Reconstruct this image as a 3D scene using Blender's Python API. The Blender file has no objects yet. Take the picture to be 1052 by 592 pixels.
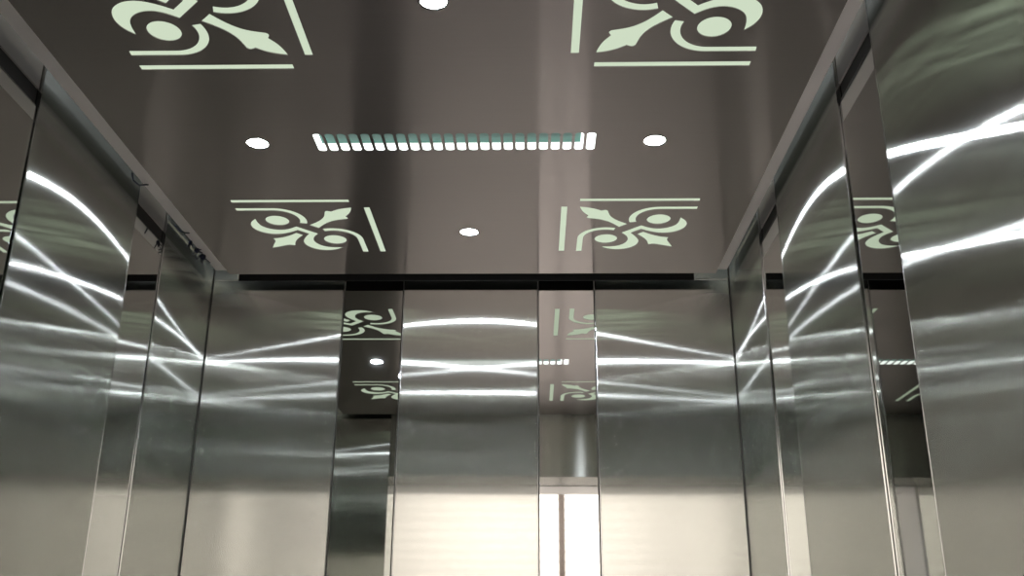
import bpy, bmesh, math
from mathutils import Vector, Matrix
from mathutils.geometry import tessellate_polygon

scene = bpy.context.scene
COL = scene.collection

# ------------------------------------------------------------------ constants (metres, X right, Y into the car, Z up)
CZ = 1.35                       # lens height
H = CZ + 1.10                   # underside of the car ceiling
XL, XR, YB, YF = -0.845, 0.80, 0.924, -1.00
TOP = H + 0.27                  # top of the shell
SL0, SL1 = 0.294, 0.497         # far mirror strips of the side walls
SN0, SN1 = -0.455, -0.245       # near mirror strips
BX = (-0.42, -0.233, 0.195, 0.372)

# ------------------------------------------------------------------ materials
def new_mat(name):
    m = bpy.data.materials.new(name); m.use_nodes = True
    nt = m.node_tree; nt.nodes.clear()
    out = nt.nodes.new('ShaderNodeOutputMaterial')
    return m, nt, out

def principled(name, color, rough=0.5, metal=0.0, noise=0.0, scale=8.0, spec=0.5):
    m, nt, out = new_mat(name)
    p = nt.nodes.new('ShaderNodeBsdfPrincipled')
    p.inputs['Roughness'].default_value = rough
    p.inputs['Metallic'].default_value = metal
    p.inputs['Specular IOR Level'].default_value = spec
    if noise > 0:
        tc = nt.nodes.new('ShaderNodeTexCoord')
        n = nt.nodes.new('ShaderNodeTexNoise'); n.inputs['Scale'].default_value = scale
        n.inputs['Detail'].default_value = 6
        mix = nt.nodes.new('ShaderNodeMix'); mix.data_type = 'RGBA'
        mix.inputs[6].default_value = tuple(c * (1 - noise) for c in color) + (1,)
        mix.inputs[7].default_value = tuple(min(1, c * (1 + noise)) for c in color) + (1,)
        nt.links.new(tc.outputs['Object'], n.inputs['Vector'])
        nt.links.new(n.outputs['Fac'], mix.inputs[0])
        nt.links.new(mix.outputs[2], p.inputs['Base Color'])
    else:
        p.inputs['Base Color'].default_value = tuple(color) + (1,)
    nt.links.new(p.outputs[0], out.inputs[0])
    return m

def emission(name, color, strength):
    m, nt, out = new_mat(name)
    e = nt.nodes.new('ShaderNodeEmission')
    e.inputs[0].default_value = tuple(color) + (1,); e.inputs[1].default_value = strength
    nt.links.new(e.outputs[0], out.inputs[0])
    return m

def brushed(name, color, grain, lobes, wave=None, diffuse=0.0):
    """Brushed metal: grain is the direction of the scratches; lobes = [(weight, alpha along the grain, alpha across it)]."""
    m, nt, out = new_mat(name)
    tan = nt.nodes.new('ShaderNodeCombineXYZ')
    for i in range(3): tan.inputs[i].default_value = grain[i]
    tc = nt.nodes.new('ShaderNodeTexCoord')
    nrm = None
    if wave:
        # slight hand-polished unevenness of the sheet plus faint scratches along the grain
        mp = nt.nodes.new('ShaderNodeMapping')
        mp.inputs['Scale'].default_value = wave['scale']
        n = nt.nodes.new('ShaderNodeTexNoise'); n.inputs['Scale'].default_value = 1.0; n.inputs['Detail'].default_value = wave.get('detail', 1.0)
        nt.links.new(tc.outputs['Object'], mp.inputs[0]); nt.links.new(mp.outputs[0], n.inputs['Vector'])
        b = nt.nodes.new('ShaderNodeBump'); b.inputs['Strength'].default_value = 1.0
        b.inputs['Distance'].default_value = wave['dist']
        nt.links.new(n.outputs['Fac'], b.inputs['Height'])
        mpf = nt.nodes.new('ShaderNodeMapping'); mpf.inputs['Scale'].default_value = wave['fine_scale']
        nf = nt.nodes.new('ShaderNodeTexNoise'); nf.inputs['Scale'].default_value = 1.0; nf.inputs['Detail'].default_value = 1.0
        nt.links.new(tc.outputs['Object'], mpf.inputs[0]); nt.links.new(mpf.outputs[0], nf.inputs['Vector'])
        b2 = nt.nodes.new('ShaderNodeBump'); b2.inputs['Strength'].default_value = 1.0
        b2.inputs['Distance'].default_value = wave['fine']
        nt.links.new(nf.outputs['Fac'], b2.inputs['Height']); nt.links.new(b.outputs[0], b2.inputs['Normal'])
        nrm = b2.outputs[0]
    # scratches vary the tint a little across the grain
    mp2 = nt.nodes.new('ShaderNodeMapping')
    mp2.inputs['Scale'].default_value = tuple(4.0 if abs(g) > .5 else 260.0 for g in grain)
    n2 = nt.nodes.new('ShaderNodeTexNoise'); n2.inputs['Scale'].default_value = 1.0; n2.inputs['Detail'].default_value = 2
    nt.links.new(tc.outputs['Object'], mp2.inputs[0]); nt.links.new(mp2.outputs[0], n2.inputs['Vector'])
    mix = nt.nodes.new('ShaderNodeMix'); mix.data_type = 'RGBA'
    mix.inputs[6].default_value = tuple(c * .96 for c in color) + (1,)
    mix.inputs[7].default_value = tuple(min(1, c * 1.04) for c in color) + (1,)
    nt.links.new(n2.outputs['Fac'], mix.inputs[0])
    prev, acc = None, 0.0
    for w, ax, ay in lobes:
        g = nt.nodes.new('ShaderNodeBsdfAnisotropic')
        g.distribution = 'GGX'
        r = math.sqrt(ax * ay)
        g.inputs['Roughness'].default_value = math.sqrt(r)
        g.inputs['Anisotropy'].default_value = 1 - ax / r
        nt.links.new(tan.outputs[0], g.inputs['Tangent'])
        nt.links.new(mix.outputs[2], g.inputs['Color'])
        if nrm: nt.links.new(nrm, g.inputs['Normal'])
        if prev is None: prev, acc = g.outputs[0], w
        else:
            ms = nt.nodes.new('ShaderNodeMixShader')
            ms.inputs[0].default_value = w / (acc + w); acc += w
            nt.links.new(prev, ms.inputs[1]); nt.links.new(g.outputs[0], ms.inputs[2]); prev = ms.outputs[0]
    if diffuse > 0:
        d = nt.nodes.new('ShaderNodeBsdfDiffuse'); d.inputs[0].default_value = tuple(color) + (1,)
        ms = nt.nodes.new('ShaderNodeMixShader'); ms.inputs[0].default_value = diffuse
        nt.links.new(prev, ms.inputs[1]); nt.links.new(d.outputs[0], ms.inputs[2]); prev = ms.outputs[0]
    nt.links.new(prev, out.inputs[0])
    return m

M = {}
WAVE = dict(scale=(1.0, 1.0, 8.0), dist=0.00016, detail=1.0, fine_scale=(1.6, 1.6, 70.0), fine=0.000013)
M['brushed'] = brushed('brushed_steel', (0.69, 0.71, 0.67), (0, 0, 1),
                       [(0.22, 0.0028, 0.80), (0.34, 0.0028, 0.32), (0.39, 0.0028, 0.09), (0.05, 0.020, 0.3)], wave=WAVE)
M['header'] = brushed('brushed_steel_crosswise', (0.58, 0.58, 0.55), (1, 0, 0), [(0.9, 0.012, 0.35), (0.1, 0.06, 0.5)])
M['mirror'] = principled('mirror_steel', (0.66, 0.675, 0.655), 0.02, 1.0)
M['edge'] = principled('polished_edge', (0.55, 0.56, 0.55), 0.15, 1.0)
M['ceiling'] = brushed('dark_satin_steel', (0.56, 0.53, 0.525), (1, 0, 0), [(0.7, 0.015, 0.16), (0.3, 0.10, 0.4)])
M['reflection_band'] = principled('dark_grey_reflection', (0.03, 0.028, 0.026), 0.5)  # dark band of the gap's reflection, put into the colour
M['reflection_grey'] = principled('grey_reflection', (0.42, 0.41, 0.40), 0.45)  # grey reflection of the space above the ceiling, put into the colour
M['black'] = principled('gap_black', (0.012, 0.012, 0.012), 0.7, 0.0, spec=0.15)
M['alu'] = principled('light_grey_powder_coat', (0.95, 0.94, 0.94), 0.35)
M['leg'] = principled('dark_grey_primer', (0.26, 0.26, 0.26), 0.6)
M['shell'] = principled('grey_primer', (0.12, 0.12, 0.115), 0.6, 0.0, 0.1)
M['acrylic'] = emission('backlit_acrylic', (0.67, 0.78, 0.595), 0.92)
M['lamp'] = emission('lamp_lens', (0.88, 0.93, 1.0), 380.0)
M['vent_light'] = emission('vent_light_strip', (0.95, 1.0, 0.97), 2.2)
M['vent_white'] = principled('white_sheet', (0.85, 0.87, 0.85), 0.4)
M['vent_screen'] = principled('teal_screen', (0.06, 0.20, 0.165), 0.5, 0.0, 0.25, 60)
M['rubber'] = principled('dark_rubber_floor', (0.055, 0.05, 0.045), 0.45, 0.0, 0.3, 30)
M['lobby_wall'] = principled('white_plaster', (0.86, 0.835, 0.79), 0.8)
def ribbed(m):
    # narrow horizontal joints every 85 mm in the white wall cladding
    nt = m.node_tree; p = [n for n in nt.nodes if n.type == 'BSDF_PRINCIPLED'][0]
    tc = nt.nodes.new('ShaderNodeTexCoord'); wv = nt.nodes.new('ShaderNodeTexWave')
    wv.wave_type = 'BANDS'; wv.bands_direction = 'Z'; wv.inputs['Scale'].default_value = 3.7
    wv.inputs['Distortion'].default_value = 0.5; wv.inputs['Detail'].default_value = 1.0; wv.inputs['Detail Scale'].default_value = 1.5
    rp = nt.nodes.new('ShaderNodeValToRGB')
    rp.color_ramp.elements[0].position = 0.0; rp.color_ramp.elements[0].color = (0.60, 0.56, 0.525, 1)
    rp.color_ramp.elements[1].position = 0.35; rp.color_ramp.elements[1].color = (0.87, 0.825, 0.785, 1)
    nt.links.new(tc.outputs['Object'], wv.inputs['Vector']); nt.links.new(wv.outputs['Fac'], rp.inputs[0])
    nt.links.new(rp.outputs[0], p.inputs['Base Color'])
ribbed(M['lobby_wall'])
M['lobby_floor'] = principled('brown_tile', (0.62, 0.585, 0.58), 0.7, 0.0, 0.15, 6)
M['wood'] = principled('dark_wood', (0.035, 0.018, 0.010), 0.6, 0.0, 0.3, 14)
M['lobby_side'] = principled('unlit_lobby_plaster', (0.07, 0.068, 0.062), 0.8, 0.0, 0.1, 5)  # colour darkened in place of shade, so the side panels reflect less
M['tube'] = emission('gap_fill_glow', (1.0, 0.93, 0.70), 1.0)  # glow of the added fill tubes above the ceiling
M['wire'] = principled('blue_black_plastic', (0.012, 0.018, 0.045), 0.35)

# ------------------------------------------------------------------ helpers
def link(name, bm, mat, parent=None, smooth=False):
    me = bpy.data.meshes.new(name); bm.normal_update(); bm.to_mesh(me); bm.free()
    if mat: me.materials.append(mat)
    if smooth:
        for p in me.polygons: p.use_smooth = True
    o = bpy.data.objects.new(name, me); COL.objects.link(o)
    if parent: o.parent = parent
    return o

def box(bm, lo, hi, bevel=0.0, seg=2):
    r = bmesh.ops.create_cube(bm, size=1.0)
    vs = r['verts']
    c = [(a + b) / 2 for a, b in zip(lo, hi)]; s = [b - a for a, b in zip(lo, hi)]
    for v in vs: v.co = Vector([v.co[i] * s[i] + c[i] for i in range(3)])
    if bevel > 0:
        es = list({e for v in vs for e in v.link_edges})
        bmesh.ops.bevel(bm, geom=es, offset=bevel, segments=seg, affect='EDGES', profile=0.5)
    return bm

def B(lo, hi, bevel=0.0): return box(bmesh.new(), lo, hi, bevel)

def thing(name, label, cat, loc=(0, 0, 0), group=None):
    o = bpy.data.objects.new(name, None); COL.objects.link(o)
    o.location = loc; o.empty_display_size = 0.05
    tag(o, label, cat, group); return o

def tag(o, label, cat, group=None):
    o['label'] = label; o['category'] = cat
    if group: o['group'] = group
    return o

def struct(name, bm, mat):
    o = link(name, bm, mat); o['kind'] = 'structure'; return o

def lathe(bm, prof, cx, cy, n=40, cap=False):
    rings = []
    for r, z in prof:
        rings.append([bm.verts.new((cx + r * math.cos(2 * math.pi * k / n), cy + r * math.sin(2 * math.pi * k / n), z)) for k in range(n)])
    for a, b in zip(rings, rings[1:]):
        for k in range(n):
            bm.faces.new((a[k], a[(k + 1) % n], b[(k + 1) % n], b[k]))
    if cap:
        bm.faces.new(rings[0]); bm.faces.new(rings[-1])
    bmesh.ops.recalc_face_normals(bm, faces=bm.faces[:])
    return bm

def tube(bm, pts, r, n=8):
    pts = [Vector(p) for p in pts]; rings = []
    for i, p in enumerate(pts):
        d = (pts[min(i + 1, len(pts) - 1)] - pts[max(i - 1, 0)]).normalized()
        a = d.orthogonal().normalized(); b = d.cross(a)
        rings.append([bm.verts.new(p + r * (a * math.cos(2 * math.pi * k / n) + b * math.sin(2 * math.pi * k / n))) for k in range(n)])
    for a, b in zip(rings, rings[1:]):
        for k in range(n): bm.faces.new((a[k], a[(k + 1) % n], b[(k + 1) % n], b[k]))
    bm.faces.new(rings[0]); bm.faces.new(rings[-1])
    bmesh.ops.recalc_face_normals(bm, faces=bm.faces[:])
    return bm

# ------------------------------------------------------------------ ornament outlines (s, t measured from its inner border corner)
def swap(pts): return [(b, a) for a, b in reversed(pts)]

def smooth_path(pts, it=2):
    """Chaikin rounding of an open path, ends kept."""
    for _ in range(it):
        q = [pts[0]]
        for a, b in zip(pts, pts[1:]):
            q.append((a[0] * .75 + b[0] * .25, a[1] * .75 + b[1] * .25))
            q.append((a[0] * .25 + b[0] * .75, a[1] * .25 + b[1] * .75))
        q.append(pts[-1]); pts = q
    return pts

def arc(cx, cy, r, a0, a1, n=16):
    return [(cx + r * math.cos(math.radians(a0 + (a1 - a0) * k / n)), cy + r * math.sin(math.radians(a0 + (a1 - a0) * k / n))) for k in range(n + 1)]

bar = [(0.040, -0.008), (0.350, -0.008), (0.3505, 0.008), (0.040, 0.008)]
hook = ([(0.352, 0.043)] + arc(0.254, 0.120, 0.077, -90, -200, 20)
        + arc(0.256, 0.1195, 0.0605, -202, -90, 20) + [(0.351, 0.059)])
oval = arc(0.258, 0.124, 0.032, 0, 360, 32)[:-1]
s_out = smooth_path([(0.3155, 0.112), (0.333, 0.132), (0.341, 0.163), (0.331, 0.196), (0.303, 0.217), (0.270, 0.219), (0.238, 0.205), (0.217, 0.191)])
s_in = smooth_path([(0.215, 0.164), (0.238, 0.181), (0.262, 0.188), (0.288, 0.182), (0.309, 0.164), (0.3155, 0.140), (0.3155, 0.112)])
scroll = s_out + swap(s_out) + swap(s_in)[1:] + s_in[:-1]
l1 = ([(0.155, 0.177)] + smooth_path([(0.155, 0.177), (0.138, 0.155), (0.121, 0.138), (0.099, 0.124), (0.066, 0.116)])[1:]
      + smooth_path([(0.066, 0.116), (0.0605, 0.110), (0.066, 0.099)])[1:]
      + smooth_path([(0.066, 0.099), (0.053, 0.081), (0.045, 0.060), (0.041, 0.041)])[1:])
leaf_in = l1 + swap(l1)[1:]
l2 = (smooth_path([(0.209, 0.225), (0.229, 0.250), (0.243, 0.275), (0.249, 0.302)])
      + smooth_path([(0.249, 0.302), (0.266, 0.2965), (0.290, 0.308), (0.320, 0.320)])[1:])
leaf_out = l2 + swap(l2)[1:]
SHAPES = [('border_bar', bar), ('border_bar', swap(bar)), ('hook', hook), ('hook', swap(hook)), ('oval', oval), ('oval', swap(oval)),
          ('scroll', scroll), ('leaf', leaf_in), ('leaf', leaf_out)]
OU, OV = 0.262, 0.317

def clean(pts):
    q = []
    for p in pts:
        if not q or (p[0] - q[-1][0]) ** 2 + (p[1] - q[-1][1]) ** 2 > 1e-8: q.append(p)
    if (q[0][0] - q[-1][0]) ** 2 + (q[0][1] - q[-1][1]) ** 2 < 1e-8: q.pop()
    return q

def place(pts, sx, sy):
    q = [(sx * (OU + a), sy * (OV + b)) for a, b in clean(pts)]
    ar = sum(q[i - 1][0] * q[i][1] - q[i][0] * q[i - 1][1] for i in range(len(q)))
    return q if ar > 0 else q[::-1]

def slab(bm, pts, z0, z1):
    lo = [bm.verts.new((x, y, z0)) for x, y in pts]; hi = [bm.verts.new((x, y, z1)) for x, y in pts]
    n = len(pts)
    for tri in tessellate_polygon([[Vector((x, y, 0)) for x, y in pts]]):
        bm.faces.new([lo[i] for i in tri]); bm.faces.new([hi[i] for i in tri])
    for k in range(n): bm.faces.new((lo[k], lo[(k + 1) % n], hi[(k + 1) % n], hi[k]))
    bmesh.ops.recalc_face_normals(bm, faces=bm.faces[:])
    return bm

# ------------------------------------------------------------------ openings in the ceiling sheet
LAMPS = [(0.0, -0.526), (-0.459, 0.004), (0.459, 0.0), (0.0, 0.526)]
LR = 0.0245
VY0, VY1, VX0, NS = -0.040, 0.042, -0.3235, 24
PITCH, SW = 0.02722, 0.0205
def slot_outline(k):
    x0 = VX0 + k * PITCH; x1 = x0 + SW; r = 0.0085
    q = arc(x1 - r, VY1 - r, r, 0, 90, 6) + arc(x0 + r, VY1 - r, r, 90, 180, 6) + arc(x0 + r, VY0 + r, r, 180, 270, 6) + arc(x1 - r, VY0 + r, r, 270, 360, 6)
    return q
holes = []
for sx in (-1, 1):
    for sy in (-1, 1):
        for _, s in SHAPES: holes.append(place(s, sx, sy))
for x, y in LAMPS: holes.append(arc(x, y, LR, 0, 360, 36)[:-1])
for k in range(NS): holes.append(slot_outline(k))

CX0, CX1, CY0, CY1 = -0.770, 0.745, -0.945, 0.850
TH = 0.0015
bm = bmesh.new()
loops = [[(CX0, CY0), (CX1, CY0), (CX1, CY1), (CX0, CY1)]] + holes
flat = [v for l in loops for v in l]
lo = [bm.verts.new((x, y, H)) for x, y in flat]; hi = [bm.verts.new((x, y, H + TH)) for x, y in flat]
for tri in tessellate_polygon([[Vector((x, y, 0)) for x, y in l] for l in loops]):
    a, b, c = [flat[i] for i in tri]
    ar = (b[0] - a[0]) * (c[1] - a[1]) - (c[0] - a[0]) * (b[1] - a[1])
    if abs(ar) < 1e-12: continue
    t = tri if ar > 0 else tri[::-1]
    bm.faces.new([lo[i] for i in t][::-1]); bm.faces.new([hi[i] for i in t])
base = 0
for l in loops:
    n = len(l)
    for k in range(n):
        bm.faces.new((lo[base + k], lo[base + (k + 1) % n], hi[base + (k + 1) % n], hi[base + k]))
    base += n
struct('ceiling', bm, M['ceiling'])
# folded-up black sides of the ceiling tray
bm = bmesh.new()
TS = 0.042
box(bm, (CX0, CY1 - 0.004, H + TH), (CX1, CY1, H + TS))
box(bm, (CX0, CY0, H + TH), (CX1, CY0 + 0.004, H + TS))
struct('trim_1', bm, M['black'])
# satin angle strips along both sides, with their upright legs
FY1 = 0.815
for i, (x0, x1, leg) in enumerate(((CX0 - 0.033, CX0, CX0 - 0.033), (CX1, CX1 + 0.028, CX1 + 0.026))):
    struct('trim_%d' % (2 + 2 * i), B((x0, CY0, H - 0.001), (x1, FY1, H + 0.001)), M['alu'])
    struct('trim_%d' % (3 + 2 * i), B((leg, CY0, H + 0.001), (leg + 0.002, FY1, H + TS)), M['leg'])

# ------------------------------------------------------------------ ornaments: backlit acrylic set into the cut-outs
ORN = {(-1, 1): 'backlit pale green scroll cut-out in the ceiling, far left corner near the back wall',
       (1, 1): 'backlit pale green scroll cut-out in the ceiling, far right corner near the back wall',
       (-1, -1): 'large backlit scroll cut-out at top left of the photo, nearer than the vent',
       (1, -1): 'large backlit scroll cut-out at top right of the photo, nearer than the vent'}
for (sx, sy), lab in ORN.items():
    c = Vector((sx * (OU + .17), sy * (OV + .17), H))
    t = thing('ceiling_ornament', lab, 'ceiling ornament', c, 'backlit scroll ornaments in the ceiling')
    for nm, s in SHAPES:
        b = slab(bmesh.new(), [(x - c.x, y - c.y) for x, y in place(s, sx, sy)], TH + 0.0002, TH + 0.004)
        link(nm, b, M['acrylic'], t)

# ------------------------------------------------------------------ downlights
LL = ['round recessed downlight nearest the camera, cut by the top edge of the photo',
      'round recessed downlight left of the slotted ceiling vent',
      'round recessed downlight right of the slotted ceiling vent',
      'small round recessed downlight near the back wall, between the two far ornaments']
for (x, y), lab in zip(LAMPS, LL):
    t = thing('downlight', lab, 'downlight', (x, y, H), 'recessed ceiling downlights')
    link('trim_ring', lathe(bmesh.new(), [(LR - .0005, .004), (LR - .0005, -.0006), (LR + .0025, -.0006), (LR + .0035, -.0002), (LR + .0035, 0.0)], 0, 0), M['edge'], t, True)
    b = bmesh.new()
    prof = [(LR - .001 - 0.0, .0035)] + [(max(.0005, (LR - .001) * math.cos(a)), .0035 - .0045 * math.sin(a)) for a in [math.pi / 2 * k / 6 for k in range(1, 7)]]
    lathe(b, prof, 0, 0, 40); b.faces.new([v for v in b.verts][-40:])
    link('lens', b, M['lamp'], t, True)

# ------------------------------------------------------------------ air vent behind the 24 slots
t = thing('air_vent', 'long row of 24 rounded vent slots across the middle of the ceiling', 'air vent', (0, 0, H))
vx0, vx1 = VX0 - 0.004, VX0 + (NS - 1) * PITCH + SW + 0.004
b = bmesh.new()
z0, z1 = TH + .0003, 0.060
box(b, (vx0 - .002, VY0 - .030, z0), (vx0, VY1 + .006, z1)); box(b, (vx1, VY0 - .030, z0), (vx1 + .002, VY1 + .006, z1))
box(b, (vx0, VY0 - .032, z0), (vx1, VY0 - .030, z1)); box(b, (vx0, VY1 + .004, z0), (vx1, VY1 + .006, z1))
link('duct', b, M['vent_white'], t)
link('screen', B((vx0, VY0 - .030, 0.024), (vx1, VY1 + .004, 0.027)), M['vent_screen'], t)
b = bmesh.new()
box(b, (vx0 + .001, VY1 - .0005, z0), (vx1 - .001, VY1 + .0035, 0.0195), .0008)
link('light_strip', b, M['vent_light'], t)
b = bmesh.new(); box(b, (vx0 + .001, VY0 - .0295, z0), (vx1 - .001, VY0 - .026, .023), .0008)
link('light_strip', b, M['vent_light'], t)
b = bmesh.new(); box(b, (vx0 + .0003, VY0 - .0255, z0), (vx0 + .0095, VY1 - .001, 0.023), .001)
link('light_strip', b, M['vent_light'], t)
b = bmesh.new(); box(b, (vx1 - .036, VY0 - .0255, 0.010), (vx1 - .0003, VY1 - .001, 0.023), .001)
link('light_strip', b, M['vent_light'], t)

# ------------------------------------------------------------------ shell walls
W0 = 0.014
struct('wall_back', B((XL - .05, YB + W0, 0), (XR + .05, YB + W0 + .04, TOP)), M['shell'])
struct('wall_left', B((XL - W0 - .04, YF - .27, 0), (XL - W0, YB + W0, TOP)), M['shell'])
struct('wall_right', B((XR + W0, YF - .27, 0), (XR + W0 + .04, YB + W0, TOP)), M['shell'])
struct('floor', B((XL - .05, YF - .27, -.05), (XR + .05, YB + .05, 0)), M['rubber'])
struct('trim_6', B((XL - .05, YF - .27, TOP), (XR + .05, YB + .06, TOP + .03)), M['shell'])     # roof of the car above the ceiling tray

PT = TOP - .012
def panel(axis, side, a0, a1, mat, label, name, cat, rec=0.0, edges=(1, 1), z0=.004, z1=PT):
    """axis 'x': on the back wall, running a0..a1 in X; axis 'y': on a side wall, running a0..a1 in Y."""
    d = 0.012 - rec                         # thickness, from just off the shell
    gap = 0.0016
    def bx(bm, u0, u1, p0, p1, bev):
        if axis == 'x': return box(bm, (u0, YB + W0 - .001 - p1, z0), (u1, YB + W0 - .001 - p0, z1), bev)
        X = (XL - W0 + .001) if side < 0 else (XR + W0 - .001)
        xs = sorted((X - side * p0, X - side * p1))
        return box(bm, (xs[0], u0, z0), (xs[1], u1, z1), bev)
    e0 = .003 if edges[0] else 0; e1 = .003 if edges[1] else 0
    t = link(name, bx(bmesh.new(), a0 + gap + e0, a1 - gap - e1, 0, d, .0008), mat)
    t['kind'] = 'thing'; tag(t, label, cat, 'brushed steel wall panels' if rec == 0 else 'mirror strips between the wall panels')
    if edges[0]: link('edge_strip', bx(bmesh.new(), a0 + gap, a0 + gap + e0, 0, d + .0008, .0008), M['edge'], t)
    if edges[1]: link('edge_strip', bx(bmesh.new(), a1 - gap - e1, a1 - gap, 0, d + .0008, .0008), M['edge'], t)
    if axis == 'y' and rec:
        # added strips whose colours stand in for the gap's reflection above the mirror
        X = (XL - W0 + .001) if side < 0 else (XR + W0 - .001)
        def sb(p0, p1, za, zb): 
            xs = sorted((X - side * p0, X - side * p1))
            return B((xs[0], a0 + gap, za), (xs[1], a1 - gap, zb))
        link('reflection_band', sb(0, .002, z1 + .001, CZ + 1.0955), M['reflection_band'], t)
        link('reflection_plate', sb(0, .006, CZ + 1.096, PT), M['reflection_grey'], t)
        link('edge_strip', sb(0, .0075, z1, z1 + .003), M['edge'], t)
    return t

R = 0.0035
struct('trim_7', B((-0.765, YB + .006, H + .007), (0.690, YB + W0 - .0005, TOP - .02)), M['black'])  # black strip stands in for the shade of the gap above the panels
struct('trim_8', B((XL, YB + .004, H + .007), (-0.766, YB + W0 - .0005, TOP - .02), .002), M['brushed'])
struct('trim_9', B((0.691, YB + .004, H + .007), (XR, YB + W0 - .0005, TOP - .02), .002), M['brushed'])
XA, XB = XL + .0015, XR - .0015
BT = H + .006
def xp(*a, **k): return panel(*a, z1=BT, **k)
xp('x', 0, XA, BX[0], M['brushed'], 'wide brushed steel panel on the back wall, in its left corner', 'wall_panel', 'wall panel', 0, (0, 1))
xp('x', 0, BX[1], BX[2], M['brushed'], 'wide brushed steel panel in the middle of the back wall between two mirror strips', 'wall_panel', 'wall panel')
xp('x', 0, BX[3], XB, M['brushed'], 'wide brushed steel panel on the back wall, in its right corner', 'wall_panel', 'wall panel', 0, (1, 0))
xp('x', 0, BX[0], BX[1], M['mirror'], 'left mirror strip of the back wall, reflecting a downlight and dark front panel', 'mirror_strip', 'mirror strip', R, (0, 0))
xp('x', 0, BX[2], BX[3], M['mirror'], 'right mirror strip of the back wall, reflecting the vent and bright doorway', 'mirror_strip', 'mirror strip', R, (0, 0))
for s, nm in ((-1, 'left'), (1, 'right')):
    panel('y', s, SL1, YB - .0005, M['brushed'], 'narrow brushed steel panel of the %s wall, touching the back corner' % nm, 'wall_panel', 'wall panel', 0, (1, 0))
    panel('y', s, SN1, SL0, M['brushed'], 'brushed steel panel of the %s wall between its two mirror strips' % nm, 'wall_panel', 'wall panel')
    panel('y', s, YF, SN0, M['brushed'], 'brushed steel panel of the %s wall nearest the camera' % nm, 'wall_panel', 'wall panel', 0, (0, 1))
    panel('y', s, SL0, SL1, M['mirror'], 'far mirror strip of the %s wall, the one closer to the back corner' % nm, 'mirror_strip', 'mirror strip', R, (0, 0), z1=CZ + 1.053)
    panel('y', s, SN0, SN1, M['mirror'], 'near mirror strip of the %s wall, reflecting a scroll ornament' % nm, 'mirror_strip', 'mirror strip', R, (0, 0), z1=CZ + 1.053)

# ------------------------------------------------------------------ front of the car and the landing, seen in the mirrors
DX0, DX1, DZ = -0.535, 0.765, CZ + 0.799
def fstruct(n, lo, hi, mat, bev=0.001): return struct(n, B(lo, hi, bev), mat)
fstruct('wall_front_return', (XL, YF - .27, 0), (DX0, YF, TOP), M['brushed'])
fstruct('wall_front_post', (DX1, YF - .27, 0), (XR, YF, TOP), M['brushed'])
fstruct('wall_front_header', (DX0 + .0005, YF - .27, DZ), (DX1 - .0005, YF, TOP), M['header'])
fstruct('door_1_head', (DX0, YF - .58, DZ), (DX1, YF - .30, DZ + .5), M['alu'])
fstruct('door_1_left_jamb', (DX0 - .12, YF - .58, 0), (DX0, YF - .30, DZ + .5), M['alu'])
fstruct('door_1_right_jamb', (DX1, YF - .58, 0), (DX1 + .12, YF - .30, DZ + .5), M['alu'])
fstruct('door_1_sill', (DX0, YF - .58, -.05), (DX1, YF - .27, 0), M['shell'])
# landing
LX0, LX1, LY0, LY1, LZ = -1.25, 1.35, -4.6, YF - .58, 2.68
fstruct('lobby_floor', (LX0, LY0, -.05), (LX1, LY1, 0), M['lobby_floor'], 0)
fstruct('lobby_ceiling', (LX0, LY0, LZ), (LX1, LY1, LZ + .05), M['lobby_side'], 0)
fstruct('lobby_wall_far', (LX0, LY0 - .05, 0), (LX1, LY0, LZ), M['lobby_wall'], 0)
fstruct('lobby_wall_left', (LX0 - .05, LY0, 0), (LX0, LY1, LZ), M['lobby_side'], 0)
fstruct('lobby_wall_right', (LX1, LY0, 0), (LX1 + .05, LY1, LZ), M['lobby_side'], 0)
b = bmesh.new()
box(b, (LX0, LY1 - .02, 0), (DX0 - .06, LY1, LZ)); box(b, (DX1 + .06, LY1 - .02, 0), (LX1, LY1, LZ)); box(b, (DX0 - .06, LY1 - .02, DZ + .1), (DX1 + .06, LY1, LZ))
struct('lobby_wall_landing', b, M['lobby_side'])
# dark wooden casing on the far landing wall, seen as a line in the right mirror strip
fstruct('trim_10', (0.389, LY0, 0), (0.437, LY0 + .03, LZ), M['wood'], .003)
# unseen fill lamp added over the landing to brighten its floor
ld = bpy.data.lights.new('landing_fill', 'AREA'); ld.shape = 'RECTANGLE'; ld.size = 1.2; ld.size_y = 0.4; ld.energy = 24.0
ld.color = (1.0, 0.94, 0.90); ld.spread = math.radians(95)
lo_ = bpy.data.objects.new('landing_fill', ld); COL.objects.link(lo_); lo_.location = (0.05, -2.75, LZ - .02)
# unseen fill lamps added under the lobby ceiling to brighten the far wall
for x in (-0.72, 0.05, 0.82):
    ld = bpy.data.lights.new('far_wall_fill', 'AREA'); ld.shape = 'RECTANGLE'; ld.size = 0.7; ld.size_y = 0.12
    ld.energy = 50.0; ld.color = (1.0, 0.935, 0.885)
    lo_ = bpy.data.objects.new('far_wall_fill', ld); COL.objects.link(lo_)
    lo_.location = (x, -3.15, LZ - .12)
    lo_.rotation_euler = Vector((0, -1.0, -0.75)).to_track_quat('-Z', 'Y').to_euler()

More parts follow.
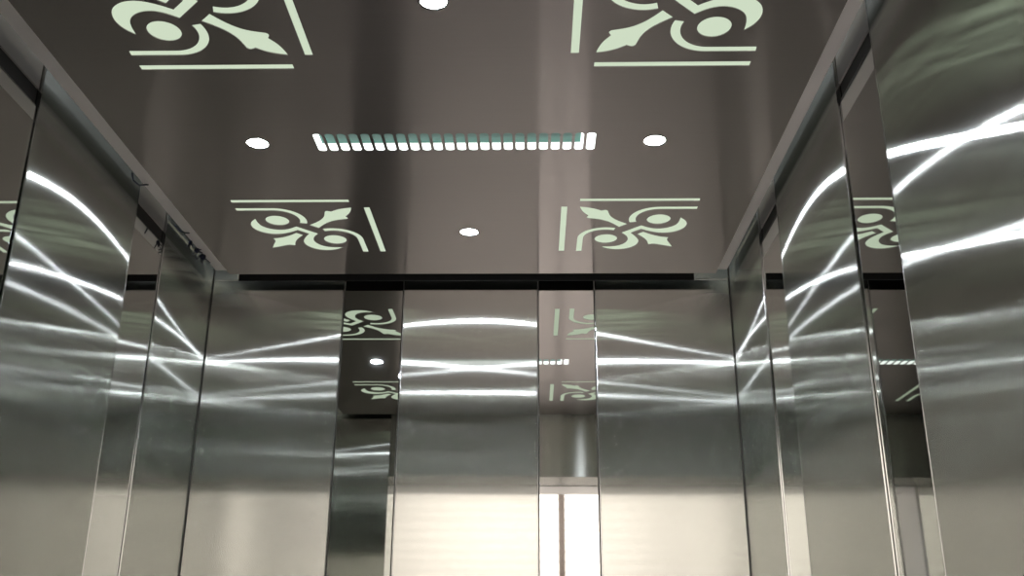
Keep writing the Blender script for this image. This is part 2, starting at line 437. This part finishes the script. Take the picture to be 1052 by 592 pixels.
# ------------------------------------------------------------------ scraps of cable in the gap beside the left strip
def scrap(pts, label, blob=None):
    b = tube(bmesh.new(), pts, .0022)
    o = link('cord_scrap', b, M['wire'], None, True); tag(o, label, 'cord scrap', 'cable scraps along the left ceiling edge')
    return o
def P(y, dx, dz): return (CX0 - .031 + dx, y, H - .004 + dz)
scrap([P(.155, -.010, .006), P(.170, -.012, -.006), P(.190, -.004, -.010), P(.203, .008, -.002), P(.21, .010, .001)], 'thin curled dark cable scrap on the left ceiling strip, nearest of the scraps')
scrap([P(.470, -.012, .004), P(.485, -.002, -.004), P(.50, .008, -.006), P(.515, .014, .0)], 'thin dark cable scrap on the left ceiling strip above the far mirror strip')
import random
random.seed(4)
for k, (y, lab) in enumerate(((.575, 'dark blue frayed plastic knot on the left ceiling strip, upper of three'),
                              (.635, 'dark blue frayed plastic knot on the left ceiling strip, middle of three'),
                              (.685, 'largest dark blue frayed plastic knot, closest to the back wall'))):
    b = bmesh.new()
    r = .010 + .003 * k
    bmesh.ops.create_icosphere(b, subdivisions=2, radius=r * .62, matrix=Matrix.Translation(P(y, -.002, -.004)))
    for v in b.verts: v.co += Vector([random.uniform(-1, 1) * .0022 for _ in range(3)])
    for q in range(4 + k):
        d = Vector((random.uniform(-.7, 1), random.uniform(-1, 1), random.uniform(-1, .1))).normalized()
        p0 = Vector(P(y, -.002, -.004)); tube(b, [p0, p0 + d * r * .8, p0 + d * r * 1.7 + Vector((0, .003, -.002))], .0016, 6)
    o = link('cord_scrap', b, M['wire'], None, True); tag(o, lab, 'cord scrap', 'cable scraps along the left ceiling edge')

# ------------------------------------------------------------------ added unseen glowing tubes above the ceiling tray, to brighten the gap along the walls
for i, x in enumerate((CX0 + .10, CX1 - .10)):
    struct('gap_fill_tube', tube(bmesh.new(), [(x, -.85, H + .09), (x, .78, H + .09)], .013, 12), M['tube'])
# ------------------------------------------------------------------ camera
cam = bpy.data.cameras.new('camera'); co = bpy.data.objects.new('camera', cam); COL.objects.link(co)
f, th, ps, ro = 1016.09, 0.3511, -0.0228, 0.0058
fw = Vector((math.sin(ps) * math.cos(th), math.cos(ps) * math.cos(th), math.sin(th)))
rt = Vector((math.cos(ps), -math.sin(ps), 0)); up = rt.cross(fw)
r2 = rt * math.cos(ro) + up * math.sin(ro); u2 = -rt * math.sin(ro) + up * math.cos(ro)
mat = Matrix((r2, u2, -fw)).transposed().to_4x4(); mat.translation = Vector((0.1793, -2.022, CZ))
co.matrix_world = mat
cam.sensor_fit = 'HORIZONTAL'; cam.sensor_width = 36.0; cam.lens = 36.0 * f / 1052
cam.clip_start = 0.01
scene.camera = co

# ------------------------------------------------------------------ world and view
w = bpy.data.worlds.new('world'); w.use_nodes = True; scene.world = w
w.node_tree.nodes['Background'].inputs[0].default_value = (0.02, 0.02, 0.02, 1)
scene.view_settings.view_transform = 'Standard'
scene.view_settings.look = 'None'
scene.view_settings.exposure = 0.0
scene.view_settings.gamma = 1.0
scene.view_settings.use_curve_mapping = False
cy = scene.cycles
cy.max_bounces = 14; cy.glossy_bounces = 10; cy.diffuse_bounces = 4
cy.sample_clamp_indirect = 25.0
cy.caustics_reflective = True; cy.blur_glossy = 0.0
cy.use_denoising = True
